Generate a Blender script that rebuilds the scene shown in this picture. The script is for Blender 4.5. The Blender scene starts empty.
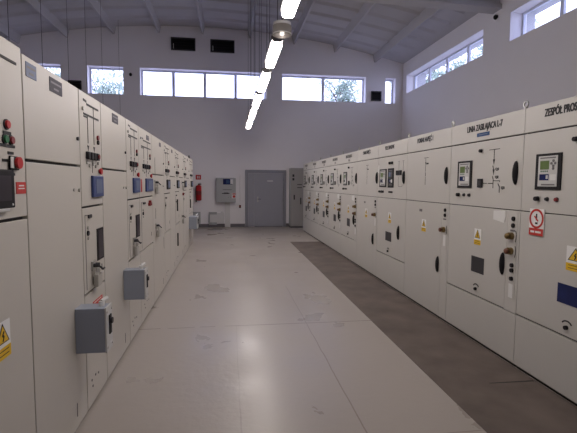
import bpy, bmesh, math, random
from mathutils import Vector, Matrix
random.seed(7)
S = bpy.context.scene
COL = S.collection
PI = math.pi

# ------------------------------------------------------------------ materials
def mat(name, rgb, rough=0.5, metal=0.0, bump=0.0, bscale=200.0, var=0.0, vscale=3.0, spec=0.5, coat=0.0):
    m = bpy.data.materials.new(name); m.use_nodes = True
    nt = m.node_tree; b = nt.nodes['Principled BSDF']
    b.inputs['Base Color'].default_value = (*rgb, 1)
    b.inputs['Roughness'].default_value = rough
    b.inputs['Metallic'].default_value = metal
    b.inputs['Specular IOR Level'].default_value = spec
    b.inputs['Coat Weight'].default_value = coat
    tc = nt.nodes.new('ShaderNodeTexCoord')
    if var > 0:
        n = nt.nodes.new('ShaderNodeTexNoise'); n.inputs['Scale'].default_value = vscale
        n.inputs['Detail'].default_value = 5
        r = nt.nodes.new('ShaderNodeMix'); r.data_type = 'RGBA'
        r.inputs[6].default_value = (*[c * (1 - var) for c in rgb], 1)
        r.inputs[7].default_value = (*[min(1, c * (1 + var)) for c in rgb], 1)
        nt.links.new(tc.outputs['Object'], n.inputs['Vector'])
        nt.links.new(n.outputs['Fac'], r.inputs[0])
        nt.links.new(r.outputs[2], b.inputs['Base Color'])
    if bump > 0:
        n2 = nt.nodes.new('ShaderNodeTexNoise'); n2.inputs['Scale'].default_value = bscale
        bp = nt.nodes.new('ShaderNodeBump'); bp.inputs['Strength'].default_value = bump
        bp.inputs['Distance'].default_value = 0.002
        nt.links.new(tc.outputs['Object'], n2.inputs['Vector'])
        nt.links.new(n2.outputs['Fac'], bp.inputs['Height'])
        nt.links.new(bp.outputs['Normal'], b.inputs['Normal'])
    return m

def emit(name, rgb, st):
    m = bpy.data.materials.new(name); m.use_nodes = True
    nt = m.node_tree; b = nt.nodes['Principled BSDF']
    b.inputs['Base Color'].default_value = (*rgb, 1)
    b.inputs['Emission Color'].default_value = (*rgb, 1)
    b.inputs['Emission Strength'].default_value = st
    return m

CAB_R = mat('cabinet paint warm grey', (.545, .53, .51), .42, bump=.15, bscale=400, var=.03, vscale=2)
CAB_L = mat('cabinet paint beige grey', (.54, .51, .465), .42, bump=.15, bscale=400, var=.03, vscale=2)
CABIN = mat('cabinet frame grey', (.22, .205, .195), .6, var=.03)
GAPSHADE = mat('black gap shade', (.03, .028, .03), .7, var=.1)  # black stands for the shade in door gaps, slots and plinth recesses
BLK = mat('black plastic', (.014, .013, .016), .55, var=.1, spec=.2)
DKGREY = mat('dark grey plastic', (.045, .043, .05), .5, var=.1, spec=.25)
BLUEGREY = mat('blue grey enclosure paint', (.285, .315, .385), .45, bump=.1, bscale=300, var=.03)
LTGREY = mat('light grey plastic', (.55, .55, .55), .4, var=.03)
MIDGREY = mat('mid grey enclosure paint', (.40, .41, .43), .45, var=.04)
WHITE = mat('white plastic', (.80, .80, .80), .45, var=.02)
PAPER = mat('white paper tape', (.72, .72, .72), .7, var=.04)
INK = mat('black print', (.012, .012, .014), .6, var=.1)
GREYINK = mat('grey print', (.16, .15, .16), .6, var=.1)
RED = mat('red plastic', (.48, .012, .018), .35, var=.08)
DKRED = mat('dark red plastic', (.22, .015, .02), .35, var=.1)
REDSIGN = mat('red sign print', (.52, .03, .025), .5, var=.05)
GREEN = mat('green plastic', (.015, .14, .05), .35, var=.1)
YELLOW = mat('yellow sign print', (.74, .46, .015), .5, var=.05)
BLUEFR = mat('blue relay housing', (.028, .05, .17), .45, var=.08)
BLUESCR = mat('blue grey display', (.11, .14, .24), .5, var=.1)
BLUETAG = mat('blue tag', (.03, .075, .19), .6, var=.1, spec=.2)
GLASSDK = mat('dark inspection glass', (.035, .028, .038), .3, var=.1, spec=.15)
NAVY = mat('navy tinted window', (.012, .02, .10), .25, var=.5, vscale=6, spec=.25)
LCD = mat('green lcd', (.11, .17, .05), .3, var=.08)
GREYLINE = mat('engraved grey lettering', (.26, .25, .28), .65, var=.05, spec=.2)
PLATE = mat('engraved dark nameplate', (.10, .095, .115), .65, var=.06, spec=.2)
STEEL = mat('bare steel', (.55, .54, .52), .32, metal=.9, var=.06, vscale=20)
BRASS = mat('old brass', (.26, .18, .08), .45, metal=.8, var=.15, vscale=30)
BROWN = mat('brown knob', (.16, .06, .035), .4, var=.15)
CLEARLOCK = mat('grey padlock body', (.42, .40, .37), .4, var=.06)
DOORG = mat('grey door paint', (.34, .345, .41), .42, bump=.1, bscale=300, var=.03)
DOORFR = mat('grey door frame paint', (.255, .26, .31), .45, var=.03)
WALLM = mat('white wall paint', (.87, .85, .885), .85, bump=.3, bscale=90, var=.025, vscale=1.2)
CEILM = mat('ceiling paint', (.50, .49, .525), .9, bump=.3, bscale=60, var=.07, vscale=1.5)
BASEB = mat('grey skirting tile', (.16, .15, .17), .5, var=.08, vscale=6)
FRAME = mat('white window frame', (.62, .64, .74), .45, var=.02)
CONDUIT = mat('white trunking', (.70, .69, .70), .5, var=.03)
HOUSING = mat('lamp housing grey', (.20, .195, .21), .5, var=.05)
TUBE = emit('lit lamp diffuser', (1.0, .91, .84), 31.0)
TUBEOFF = mat('unlit lamp diffuser', (.75, .75, .75), .4, var=.02)
BULB = emit('lantern bulb', (1.0, .9, .82), 6.0)
BARK = mat('tree bark', (.14, .11, .09), .9, var=.3, vscale=8)
LEAF = mat('tree leaves', (.34, .42, .36), .6, var=.3, vscale=2)
_n = LEAF.node_tree; _b = _n.nodes['Principled BSDF']; _o = _n.nodes['Material Output']
_mx = _n.nodes.new('ShaderNodeMixShader'); _d = _n.nodes.new('ShaderNodeBsdfTranslucent'); _d.inputs['Color'].default_value = (.40, .50, .42, 1)
_n.links.new(_b.outputs[0], _mx.inputs[1]); _n.links.new(_d.outputs[0], _mx.inputs[2]); _n.links.new(_mx.outputs[0], _o.inputs['Surface'])
GROUND = mat('outdoor ground', (.42, .42, .40), .9, var=.2, vscale=.4)
OUTWALL = mat('outer render grey', (.42, .42, .44), .85, bump=.2, var=.05)

def glass_mat(name, rgb, fac, rough=0.02):
    m = bpy.data.materials.new(name); m.use_nodes = True
    nt = m.node_tree; nt.nodes.clear()
    o = nt.nodes.new('ShaderNodeOutputMaterial'); mx = nt.nodes.new('ShaderNodeMixShader')
    t = nt.nodes.new('ShaderNodeBsdfTransparent'); g = nt.nodes.new('ShaderNodeBsdfGlossy')
    t.inputs['Color'].default_value = (*rgb, 1); g.inputs['Roughness'].default_value = rough
    mx.inputs[0].default_value = fac
    nt.links.new(t.outputs[0], mx.inputs[1]); nt.links.new(g.outputs[0], mx.inputs[2])
    nt.links.new(mx.outputs[0], o.inputs['Surface'])
    return m
PANE = glass_mat('window glass', (.95, .96, .97), .05)
LANT = glass_mat('lantern glass', (.85, .83, .82), .5, .15)
_n = LANT.node_tree; _g = [q for q in _n.nodes if q.type == 'BSDF_GLOSSY'][0]; _mx = [q for q in _n.nodes if q.type == 'MIX_SHADER'][0]
_d = _n.nodes.new('ShaderNodeBsdfTranslucent'); _d.inputs['Color'].default_value = (.50, .48, .47, 1)
_n.links.new(_d.outputs[0], _mx.inputs[2])

def floor_mat():
    m = bpy.data.materials.new('painted floor'); m.use_nodes = True
    nt = m.node_tree; N = nt.nodes; L = nt.links; b = N['Principled BSDF']
    tc = N.new('ShaderNodeTexCoord'); sep = N.new('ShaderNodeSeparateXYZ')
    L.new(tc.outputs['Object'], sep.inputs[0])
    n = N.new('ShaderNodeTexNoise'); n.inputs['Scale'].default_value = 1.3; n.inputs['Detail'].default_value = 6
    L.new(tc.outputs['Object'], n.inputs['Vector'])
    r = N.new('ShaderNodeMix'); r.data_type = 'RGBA'
    r.inputs[6].default_value = (.355, .318, .293, 1); r.inputs[7].default_value = (.425, .382, .355, 1)
    L.new(n.outputs['Fac'], r.inputs[0])
    wob = N.new('ShaderNodeTexNoise'); wob.inputs['Scale'].default_value = 2.5
    L.new(tc.outputs['Object'], wob.inputs['Vector'])
    def M(op, a, bb=None):
        q = N.new('ShaderNodeMath'); q.operation = op
        for i, v in enumerate((a, bb)):
            if v is None: continue
            if isinstance(v, (int, float)): q.inputs[i].default_value = v
            else: L.new(v, q.inputs[i])
        return q.outputs[0]
    wv = M('MULTIPLY', M('SUBTRACT', wob.outputs['Fac'], .5), .03)
    X = M('ADD', sep.outputs['X'], wv); Y = M('ADD', sep.outputs['Y'], wv)
    def line(c, pos, w):
        return M('LESS_THAN', M('ABSOLUTE', M('SUBTRACT', c, pos)), w)
    def rng(c, a, bb):
        return M('MULTIPLY', M('GREATER_THAN', c, a), M('LESS_THAN', c, bb))
    brk = N.new('ShaderNodeTexNoise'); brk.inputs['Scale'].default_value = 5.0; brk.inputs['Detail'].default_value = 3
    L.new(tc.outputs['Object'], brk.inputs['Vector'])
    bk = M('GREATER_THAN', brk.outputs['Fac'], .40)
    l1 = M('MULTIPLY', M('MULTIPLY', line(Y, 4.78, .010), bk), .75)
    l2 = M('MULTIPLY', M('MULTIPLY', line(X, .885, .0055), rng(Y, -8, 6.6)), .5)
    l3 = M('MULTIPLY', M('MULTIPLY', line(X, .075, .005), rng(Y, -8, 4.8)), .22)
    l4 = M('MULTIPLY', M('MULTIPLY', line(Y, 7.75, .010), bk), .22)
    l5 = M('MULTIPLY', M('MULTIPLY', line(Y, 2.50, .005), bk), .45)
    tot = M('MAXIMUM', M('MAXIMUM', l1, l2), M('MAXIMUM', M('MAXIMUM', l3, l4), l5))
    # rusty stain patches
    st = N.new('ShaderNodeTexNoise'); st.inputs['Scale'].default_value = 3.2; st.inputs['Detail'].default_value = 2
    L.new(tc.outputs['Object'], st.inputs['Vector'])
    sf = M('MULTIPLY', M('GREATER_THAN', st.outputs['Fac'], .74), .10)
    c1 = N.new('ShaderNodeMix'); c1.data_type = 'RGBA'; c1.inputs[7].default_value = (.33, .27, .23, 1)
    L.new(r.outputs[2], c1.inputs[6]); L.new(sf, c1.inputs[0])
    c2 = N.new('ShaderNodeMix'); c2.data_type = 'RGBA'; c2.inputs[7].default_value = (.14, .095, .075, 1)
    L.new(c1.outputs[2], c2.inputs[6]); L.new(tot, c2.inputs[0])
    L.new(c2.outputs[2], b.inputs['Base Color'])
    rr = N.new('ShaderNodeMapRange'); rr.inputs[1].default_value = .2; rr.inputs[2].default_value = .8; rr.inputs[3].default_value = .20; rr.inputs[4].default_value = .48
    L.new(n.outputs['Fac'], rr.inputs[0]); L.new(rr.outputs[0], b.inputs['Roughness'])
    b.inputs['Specular IOR Level'].default_value = .45
    bn = N.new('ShaderNodeTexNoise'); bn.inputs['Scale'].default_value = 14
    bp = N.new('ShaderNodeBump'); bp.inputs['Strength'].default_value = .2; bp.inputs['Distance'].default_value = .01
    L.new(tc.outputs['Object'], bn.inputs['Vector']); L.new(bn.outputs['Fac'], bp.inputs['Height']); L.new(bp.outputs['Normal'], b.inputs['Normal'])
    return m
FLOORM = floor_mat()
MATM = mat('dark unpainted strip', (.145, .117, .103), .6, bump=.5, bscale=30, var=.6, vscale=2.6, spec=.3)

# ------------------------------------------------------------------ mesh builder
class MB:
    def __init__(s): s.bm = bmesh.new()
    def box(s, x0, x1, y0, y1, z0, z1, bev=0.0):
        x0, x1 = sorted((x0, x1)); y0, y1 = sorted((y0, y1)); z0, z1 = sorted((z0, z1))
        t = bmesh.new(); bmesh.ops.create_cube(t, size=1)
        for v in t.verts:
            v.co = Vector(((x0 + x1) / 2 + v.co.x * (x1 - x0), (y0 + y1) / 2 + v.co.y * (y1 - y0), (z0 + z1) / 2 + v.co.z * (z1 - z0)))
        if bev > 0:
            bmesh.ops.bevel(t, geom=list(t.edges), offset=bev, segments=2, affect='EDGES', profile=.5)
        s._merge(t); return s
    def _merge(s, t):
        me = bpy.data.meshes.new('t'); t.to_mesh(me); t.free(); s.bm.from_mesh(me); bpy.data.meshes.remove(me)
    def cyl(s, p0, p1, r, r2=None, n=14):
        p0, p1 = Vector(p0), Vector(p1); d = p1 - p0
        t = bmesh.new()
        bmesh.ops.create_cone(t, cap_ends=True, segments=n, radius1=r, radius2=r if r2 is None else r2, depth=d.length)
        M = Matrix.Translation((p0 + p1) / 2) @ d.to_track_quat('Z', 'Y').to_matrix().to_4x4()
        bmesh.ops.transform(t, matrix=M, verts=t.verts); s._merge(t); return s
    def tube(s, pts, r, n=8):
        for a, b in zip(pts, pts[1:]): s.cyl(a, b, r, n=n)
        return s
    def ball(s, c, rx, ry=None, rz=None, u=14, v=10):
        t = bmesh.new(); bmesh.ops.create_uvsphere(t, u_segments=u, v_segments=v, radius=1)
        for q in t.verts: q.co = Vector((c[0] + q.co.x * rx, c[1] + q.co.y * (ry or rx), c[2] + q.co.z * (rz or rx)))
        s._merge(t); return s
    def torus(s, c, R, r, axis='X', n=18, k=6):
        for i in range(n):
            a0, a1 = 2 * PI * i / n, 2 * PI * (i + 1) / n
            def P(a):
                u, w = R * math.cos(a), R * math.sin(a)
                return (c[0], c[1] + u, c[2] + w) if axis == 'X' else ((c[0] + u, c[1], c[2] + w) if axis == 'Y' else (c[0] + u, c[1] + w, c[2]))
            s.cyl(P(a0), P(a1), r, n=k)
        return s
    def prism(s, pts, vec):
        vs = [s.bm.verts.new(p) for p in pts]; v2 = [s.bm.verts.new(Vector(p) + Vector(vec)) for p in pts]
        f = [s.bm.faces.new(vs), s.bm.faces.new(v2[::-1])]
        k = len(pts)
        for i in range(k): f.append(s.bm.faces.new((vs[i], v2[i], v2[(i + 1) % k], vs[(i + 1) % k])))
        bmesh.ops.recalc_face_normals(s.bm, faces=f); return s
    def build(s, name, m, root=None, smooth=False):
        me = bpy.data.meshes.new(name)
        if root is not None:
            base = root.matrix_world.translation.copy()
            r = root
            base = Vector((0, 0, 0))
            while r is not None: base += r.location; r = r.parent
            bmesh.ops.translate(s.bm, vec=-base, verts=s.bm.verts)
        if smooth:
            for f in s.bm.faces: f.smooth = True
        s.bm.to_mesh(me); s.bm.free(); me.materials.append(m)
        o = bpy.data.objects.new(name, me); COL.objects.link(o)
        if root is not None: o.parent = root
        return o

def tag(o, label=None, cat=None, group=None, kind=None):
    if label: o['label'] = label
    if cat: o['category'] = cat
    if group: o['group'] = group
    if kind: o['kind'] = kind
    return o
def empty(name, loc, label=None, cat=None, group=None, kind=None):
    o = bpy.data.objects.new(name, None); COL.objects.link(o); o.location = loc; o.empty_display_size = .1
    return tag(o, label, cat, group, kind)
def struct(name, mb, m):
    return tag(mb.build(name, m), kind='structure')

def text_faces(txt, bold=.022):
    cu = bpy.data.curves.new('t', 'FONT'); cu.body = txt; cu.size = 1; cu.offset = bold; cu.resolution_u = 3
    ob = bpy.data.objects.new('t', cu); COL.objects.link(ob)
    dg = bpy.context.evaluated_depsgraph_get(); me = bpy.data.meshes.new_from_object(ob.evaluated_get(dg))
    vs = [(v.co.x, v.co.y) for v in me.vertices]; fs = [tuple(p.vertices) for p in me.polygons]
    bpy.data.objects.remove(ob); bpy.data.curves.remove(cu); bpy.data.meshes.remove(me)
    return vs, fs

# ------------------------------------------------------------------ face helpers
XR, XL, YB = 2.4975, -0.98, 15.794          # front planes of the two rows, back wall plane
class Face:
    """a cabinet front: u runs left to right as seen from the aisle, z up, d outwards"""
    def __init__(s, side, u0): s.side = side; s.u0 = u0
    def P(s, u, z, d=0.0):
        if s.side == 'R': return (XR - d, s.u0 - u, z)
        if s.side == 'L': return (XL + d, s.u0 + u, z)
        return (s.u0 + u, YB - d, z)                           # back wall
    def box(s, mb, u0, u1, z0, z1, d0, d1, bev=0.0):
        a, b = s.P(u0, z0, d0), s.P(u1, z1, d1)
        mb.box(a[0], b[0], a[1], b[1], a[2], b[2], bev); return mb
    def cyl(s, mb, u, z, d0, d1, r, r2=None, n=14):
        mb.cyl(s.P(u, z, d0), s.P(u, z, d1), r, r2, n); return mb
    def line(s, mb, pts, w=.006, d=.002):
        for (a, b), (c, e) in zip(pts, pts[1:]):
            L = math.hypot(c - a, e - b); nx, nz = -(e - b) / L * w / 2, (c - a) / L * w / 2
            q = [(a + nx, b + nz), (a - nx, b - nz), (c - nx, e - nz), (c + nx, e + nz)]
            q0 = [s.P(*p, 0.0005) for p in q]; v = Vector(s.P(0, 0, d)) - Vector(s.P(0, 0, 0))
            mb.prism(q0, v)
        return mb
    def poly(s, mb, pts, d0, d1):
        mb.prism([s.P(*p, d0) for p in pts], Vector(s.P(0, 0, d1)) - Vector(s.P(0, 0, d0))); return mb
    def text(s, txt, u0, u1, z0, z1, root, name='title_text', m=INK, d=.0015):
        vs, fs = text_faces(txt)
        ax, bx = min(v[0] for v in vs), max(v[0] for v in vs)
        az, bz = 0.0, .73
        mb = MB()
        for k, sh in enumerate((-.075, -.025, .025, .075)):                     # struck four times for a heavy face
            bv = [mb.bm.verts.new(s.P(u0 + (x + sh - ax) / (bx - ax) * (u1 - u0), z0 + (y - az) / (bz - az) * (z1 - z0), d + .0002 * k)) for x, y in vs]
            for f in fs:
                try: mb.bm.faces.new([bv[i] for i in f])
                except ValueError: pass
        return mb.build(name, m, root)

def cab_handle(F, u, z0, z1, root):
    mb = MB(); c = F.P(u, (z0 + z1) / 2, .004)
    F.box(mb, u - .022, u + .022, z0 + .02, z1 - .02, 0, .008, .004)
    mb.ball(c, .03, .028, (z1 - z0) / 2)
    h = mb.build('door_handle', BLK, root, True); return h

def warning_sign(F, u0, u1, z0, z1, root):
    w, h = u1 - u0, z1 - z0
    p = F.box(MB(), u0, u1, z0, z1, 0, .002).build('warning_sign', WHITE, root)
    p['label'] = 'white and yellow electrical hazard sign'
    zs = z0 + .36 * h
    mb = MB(); um = (u0 + u1) / 2
    F.poly(mb, [(u0 + .08 * w, zs + .06 * h), (u1 - .08 * w, zs + .06 * h), (um, z1 - .04 * h)], .002, .003); mb.build('triangle_border', INK, p)
    mb = MB(); F.poly(mb, [(u0 + .16 * w, zs + .09 * h), (u1 - .16 * w, zs + .09 * h), (um, z1 - .11 * h)], .003, .004); mb.build('yellow_triangle', YELLOW, p)
    mb = MB(); F.line(mb, [(um + .05 * w, zs + .38 * h), (um - .05 * w, zs + .26 * h), (um + .05 * w, zs + .26 * h), (um - .03 * w, zs + .12 * h)], .05 * w, .0055); mb.build('lightning_bolt', INK, p)
    mb = MB(); F.box(mb, u0, u1, z0, zs - .05 * h, .002, .003); mb.build('yellow_caption', YELLOW, p)
    mb = MB()
    for k in (.3, .62): F.box(MB(), u0 + .14 * w, u1 - .14 * w, z0 + (zs - z0) * k - .012 * h, z0 + (zs - z0) * k + .012 * h, .003, .0035).build('caption_line', INK, p)
    return p

def relay(F, u0, u1, z0, z1, root, dark=False):
    r = F.box(MB(), u0, u1, z0, z1, 0, .010, .003).build('protection_relay', BLK, root)
    w, h = u1 - u0, z1 - z0
    def U(a): return u0 + a * w
    def Z(a): return z0 + a * h
    F.box(MB(), U(.13), U(.87), Z(.09), Z(.93), .010, .012).build('relay_faceplate', DKGREY if dark else LTGREY, r)
    F.box(MB(), U(.21), U(.56), Z(.56), Z(.80), .012, .014).build('relay_screen', LCD if not dark else BLUESCR, r)
    mb = MB()
    for a in (.26, .34, .42, .50): F.cyl(mb, U(a), Z(.51), .012, .015, .006, n=8)
    mb.build('led_row', GREEN, r)
    mb = MB()
    for a, b in ((.72, .79), (.72, .65), (.65, .72), (.79, .72), (.72, .58)): F.cyl(mb, U(a), Z(b), .012, .016, .011, n=10)
    mb.build('relay_keypad', GREYINK, r)
    F.box(MB(), U(.2), U(.56), Z(.26), Z(.43), .012, .014).build('relay_label', NAVY, r)
    F.box(MB(), U(.46), U(.54), Z(.3), Z(.4), .014, .015).build('label_window', LTGREY, r)
    F.box(MB(), U(.62), U(.83), Z(.26), Z(.42), .012, .0135).build('relay_notice', PAPER, r)
    F.box(MB(), U(.2), U(.8), Z(.86), Z(.895), .012, .0135).build('relay_title_strip', GREYINK, r); F.box(MB(), U(.28), U(.8), Z(.12), Z(.16), .012, .0135).build('relay_label_strip', GREYINK, r)
    return r

def button(F, u, z, m, root, r=.014, name='push_button', d=.02):
    b = F.cyl(MB(), u, z, 0, .006, r * 1.25).build(name, DKGREY if m is not BLK else STEEL, root)
    F.cyl(MB(), u, z, .006, d, r, r * .9).build('button_cap', m, b); return b

def strip_gear(F, u0, u1, z1, root, two=True):
    """narrow vertical strip with lamps, key locks and a paper tag"""
    s = F.box(MB(), u0, u1, .60, z1, .0005, .003).build('lock_strip', CAB_R, root)
    um = (u0 + u1) / 2
    mb = MB()
    for z in (1.32, 1.26): F.cyl(mb, um + .01, z, .003, .015, .02)
    mb.build('indicator_lamps', BLK, s)
    F.box(MB(), um - .03, um + .035, 1.205, 1.222, .003, .005).build('lock_tag', GREYINK, s)
    spots = [(1.165, BRASS), (1.03, BROWN)] if two else [(1.09, BROWN)]
    for z, m in spots:
        k = F.cyl(MB(), um - .005, z, .003, .035, .032).build('key_lock', BRASS, s)
        mb = MB(); F.cyl(mb, um - .005, z, .035, .05, .014); mb.ball(F.P(um - .005, z, .055), .016, .026, .026); mb.build('lock_knob', m, k, True)
        mb = MB(); F.line(mb, [(um + .045, z + .05), (um + .052, z + .02), (um + .052, z - .02), (um + .045, z - .05)], .008, .005); mb.build('lock_arc', INK, k)
    if two:
        for z in (.905, .86, .785):
            F.cyl(MB(), um + .02, z, .003, .02, .019).build('lock_socket', BLK, s)
    F.box(MB(), um - .02, um + .035, *((.61, .735) if two else (.90, 1.03)), .003, .0045).build('paper_tag', PAPER, s)

def knob_arc(F, u, z, root):
    k = F.cyl(MB(), u, z, 0, .02, .016).build('rotary_lock', BLK, root)
    mb = MB(); pts = [(u + .05 * math.cos(a), z + .01 + .04 * math.sin(a)) for a in [PI * (.15 + .1 * i) for i in range(8)]]
    F.line(mb, pts, .010, .003); mb.build('lock_arc', INK, k)

# ------------------------------------------------------------------ right row of cabinets
ZT, ZH, ZM, ZB = 2.265, 2.052, 1.395, .48
GR = 'tall switchgear cabinets in the row along the right side'
def right_cabinet(yfar, ynear, kind, title, label, sub=None, extra=None):
    W = yfar - ynear
    R = empty('switchgear_cabinet', (XR + .6, (yfar + ynear) / 2, 0), label, 'cabinet', GR)
    F = Face('R', yfar); g = .0025
    mb = MB(); F.box(mb, g, W - g, .03, ZT, -1.2, -.028); mb.build('carcass', CABIN, R)
    mb = MB(); F.box(mb, g + .005, W - g - .005, 0, .03, -1.18, -.03); mb.build('base_frame', GAPSHADE, R)  # recessed base coloured black to read as its shadow gap
    mb = MB(); F.box(mb, .012, W - .012, .10, ZT - .03, -.028, -.022); mb.build('gap_shade', GAPSHADE, R)  # black backing sheet, puts the shade of the door gaps into colour
    F.box(MB(), g, W - g, ZH + .006, ZT, -.028, 0, .003).build('header_panel', CAB_R, R)
    F.box(MB(), g, W - g, ZM + .004, ZH - .006, -.028, 0, .003).build('upper_door', CAB_R, R)
    strip = kind in ('line', 'meas')
    us = W - .165 if strip else W - g
    if kind == 'meas':
        F.box(MB(), g, us - .003, .035, ZM - .004, -.028, 0, .003).build('lower_door', CAB_R, R)
    else:
        F.box(MB(), g, us - (.003 if strip else 0), ZB + .010, ZM - .004, -.028, 0, .003).build('lower_door', CAB_R, R)
    if strip:
        zb = .035 if kind == 'meas' else ZB - .01
        F.box(MB(), us, W - g, .035 if kind == 'meas' else ZB + .002, ZM - .004, -.028, 0, .002).build('side_panel', CAB_R, R)
    if kind != 'meas':
        F.box(MB(), g, W - g, .035, ZB - .004, -.028, 0, .003).build('plinth_panel', CAB_R, R)
    # lifting eye on top at the near corner
    mb = MB(); c = F.P(W - .05, ZT + .045, -.04)
    mb.cyl((c[0], c[1], ZT), (c[0], c[1], ZT + .02), .014); mb.torus(c, .026, .008, 'X', 12, 6); mb.build('lifting_eye', STEEL, R)
    # title
    tw = min(.60, .0293 * len(title)); u = .32
    if kind == 'rect': u = .23; tw = .0335 * len(title)
    F.text(title, u, u + tw, 2.162, 2.224, R)
    if sub == 'tag':
        t = F.box(MB(), .50, .71, 2.098, 2.135, 0, .002).build('blue_tag', BLUETAG, R)
        F.box(MB(), .53, .68, 2.113, 2.121, .002, .0025).build('tag_line', BLUESCR, t)
    elif sub:
        F.text(sub, .53, .53 + .035 * len(sub), 2.088, 2.138, R, 'subtitle_text')
    # upper door equipment
    if kind in ('line', 'rect'):
        relay(F, .165, .44, 1.582, 1.868, R)
        button(F, .205, 1.508, BLK, R, .020, 'control_switch', .035)
        button(F, .305, 1.508, DKGREY, R, .014)
        button(F, .405, 1.508, DKRED if kind == 'rect' else DKGREY, R, .015)
    if kind == 'line':
        cab_handle(F, 1.125, 1.618, 1.83, R)
        button(F, .598, 1.953, BLK, R, .018, 'indicator_lamp', .03)
        m = MB()
        F.line(m, [(.72, 1.953), (.885, 1.953)]); F.line(m, [(.80, 1.953), (.80, 1.86)])
        F.poly(m, [(.785, 1.86), (.815, 1.86), (.80, 1.81)], .0005, .002)
        F.line(m, [(.785, 1.80), (.80, 1.765)], .008); F.poly(m, [(.785, 1.765), (.815, 1.765), (.80, 1.71)], .0005, .002)
        F.line(m, [(.785, 1.70), (.80, 1.67)], .008); F.line(m, [(.80, 1.68), (.80, 1.585)]); F.line(m, [(.80, 1.657), (.90, 1.657), (.90, 1.645)])
        F.line(m, [(.875, 1.63), (.90, 1.60), (.90, 1.545)], .009)
        F.line(m, [(.64, 1.632), (.70, 1.632)]); F.line(m, [(.72, 1.632), (.80, 1.632)])
        m.build('mimic_diagram', INK, R)
        for t, uu, zz in (('Q1', .83, 1.755), ('Q2', .83, 1.68), ('Q3', .925, 1.58)):
            F.text(t, uu, uu + .05, zz, zz + .025, R, 'mimic_caption', INK)
        sq = F.box(MB(), .55, .635, 1.59, 1.678, 0, .012, .002).build('position_indicator', BLK, R)
        F.box(MB(), .57, .615, 1.61, 1.66, .012, .014).build('indicator_face', DKGREY, sq)
    if kind == 'rect':
        button(F, .563, 1.953, BLK, R, .018, 'indicator_lamp', .03)
        m = MB(); F.line(m, [(.72, 1.953), (.885, 1.953)]); F.line(m, [(.80, 1.957), (.80, 1.60)]); m.build('mimic_diagram', INK, R)
        cab_handle(F, 1.125, 1.618, 1.83, R)
    if kind == 'meas':
        cab_handle(F, 1.125, 1.62, 1.82, R)
        m = MB(); F.line(m, [(.53, 1.955), (.66, 1.955)]); F.line(m, [(.58, 1.955), (.58, 1.90)])
        F.poly(m, [(.565, 1.90), (.595, 1.90), (.58, 1.86)], .0005, .002); F.line(m, [(.58, 1.86), (.58, 1.78)], .005); F.line(m, [(.58, 1.77), (.58, 1.72)], .009)
        F.line(m, [(.58, 1.71), (.58, 1.61)], .005); F.box(m, .60, .66, 1.87, 1.89, .0005, .002); m.build('mimic_diagram', INK, R)
    if kind == 'control':
        relay(F, .10, .41, 1.567, 1.858, R)
        relay(F, .475, .71, 1.563, 1.862, R, True)
        for uu in (.56, .66): button(F, uu, 1.943, BLK, R, .022, 'indicator_lamp', .03)
        m = MB()
        for uu in (.90, 1.06):
            m2 = MB(); F.line(m2, [(uu - .03, 1.955), (uu + .03, 1.955)]); F.line(m2, [(uu, 1.955), (uu, 1.82)]); m2.build('mimic_line', GREYINK, R)
        F.line(m, [(.89, 1.72), (.89, 1.58), (1.03, 1.58), (1.03, 1.62)]); m.build('mimic_diagram', GREYINK, R)
        for uu in (.855, .965): F.box(MB(), uu - .045, uu + .045, 1.75, 1.82, 0, .015, .003).build('position_indicator', BLK, R)
        cab_handle(F, 1.10, 1.62, 1.808, R)
        for uu in (.13, .2, .27): button(F, uu, 1.494, BLK if uu < .15 else DKGREY, R, .018, 'control_switch', .03)
        F.box(MB(), .52, .67, 1.482, 1.506, 0, .012, .002).build('terminal_block', BLK, R)
        F.box(MB(), .02, .06, 1.80, 1.93, 0, .002).build('paper_tag', PAPER, R)
    # lower door equipment
    if kind in ('line', 'control'):
        warning_sign(F, .525, .64, 1.01, 1.172, R)
        ww = F.box(MB(), .49, .71, .725, .887, 0, .004, .001).build('inspection_window', DKGREY, R) if kind == 'line' else F.box(MB(), .42, .665, .718, .862, 0, .004, .001).build('inspection_window', DKGREY, R)
        knob_arc(F, .59 if kind == 'line' else .545, .557, R)
        cab_handle(F, 1.0 if kind == 'line' else .95, .79, 1.0, R)
    if kind == 'line':
        F.poly(MB(), [(.83, 1.29), (.83, 1.375), (1.0, 1.385), (1.01, 1.33), (.99, 1.27)], .0005, .003).build('paper_tape', PAPER, R)
        strip_gear(F, W - .15, W - .03, ZM - .02, R, True)
    if kind == 'meas':
        warning_sign(F, .52, .64, 1.01, 1.166, R)
        F.box(MB(), .44, .52, 1.262, 1.295, 0, .002).build('small_nameplate', GREYINK, R)
        cab_handle(F, .985, .56, .755, R)
        strip_gear(F, W - .15, W - .03, ZM - .02, R, False)
    if kind == 'rect':
        warning_sign(F, .53, .70, .99, 1.172, R)
        w2 = F.box(MB(), .463, .90, .73, .878, 0, .004, .001).build('inspection_window', NAVY, R)
        w2['label'] = 'dark blue tinted inspection window'
        knob_arc(F, .57, .557, R)
        cab_handle(F, 1.06, .79, 1.0, R)
    return R, F

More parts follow.
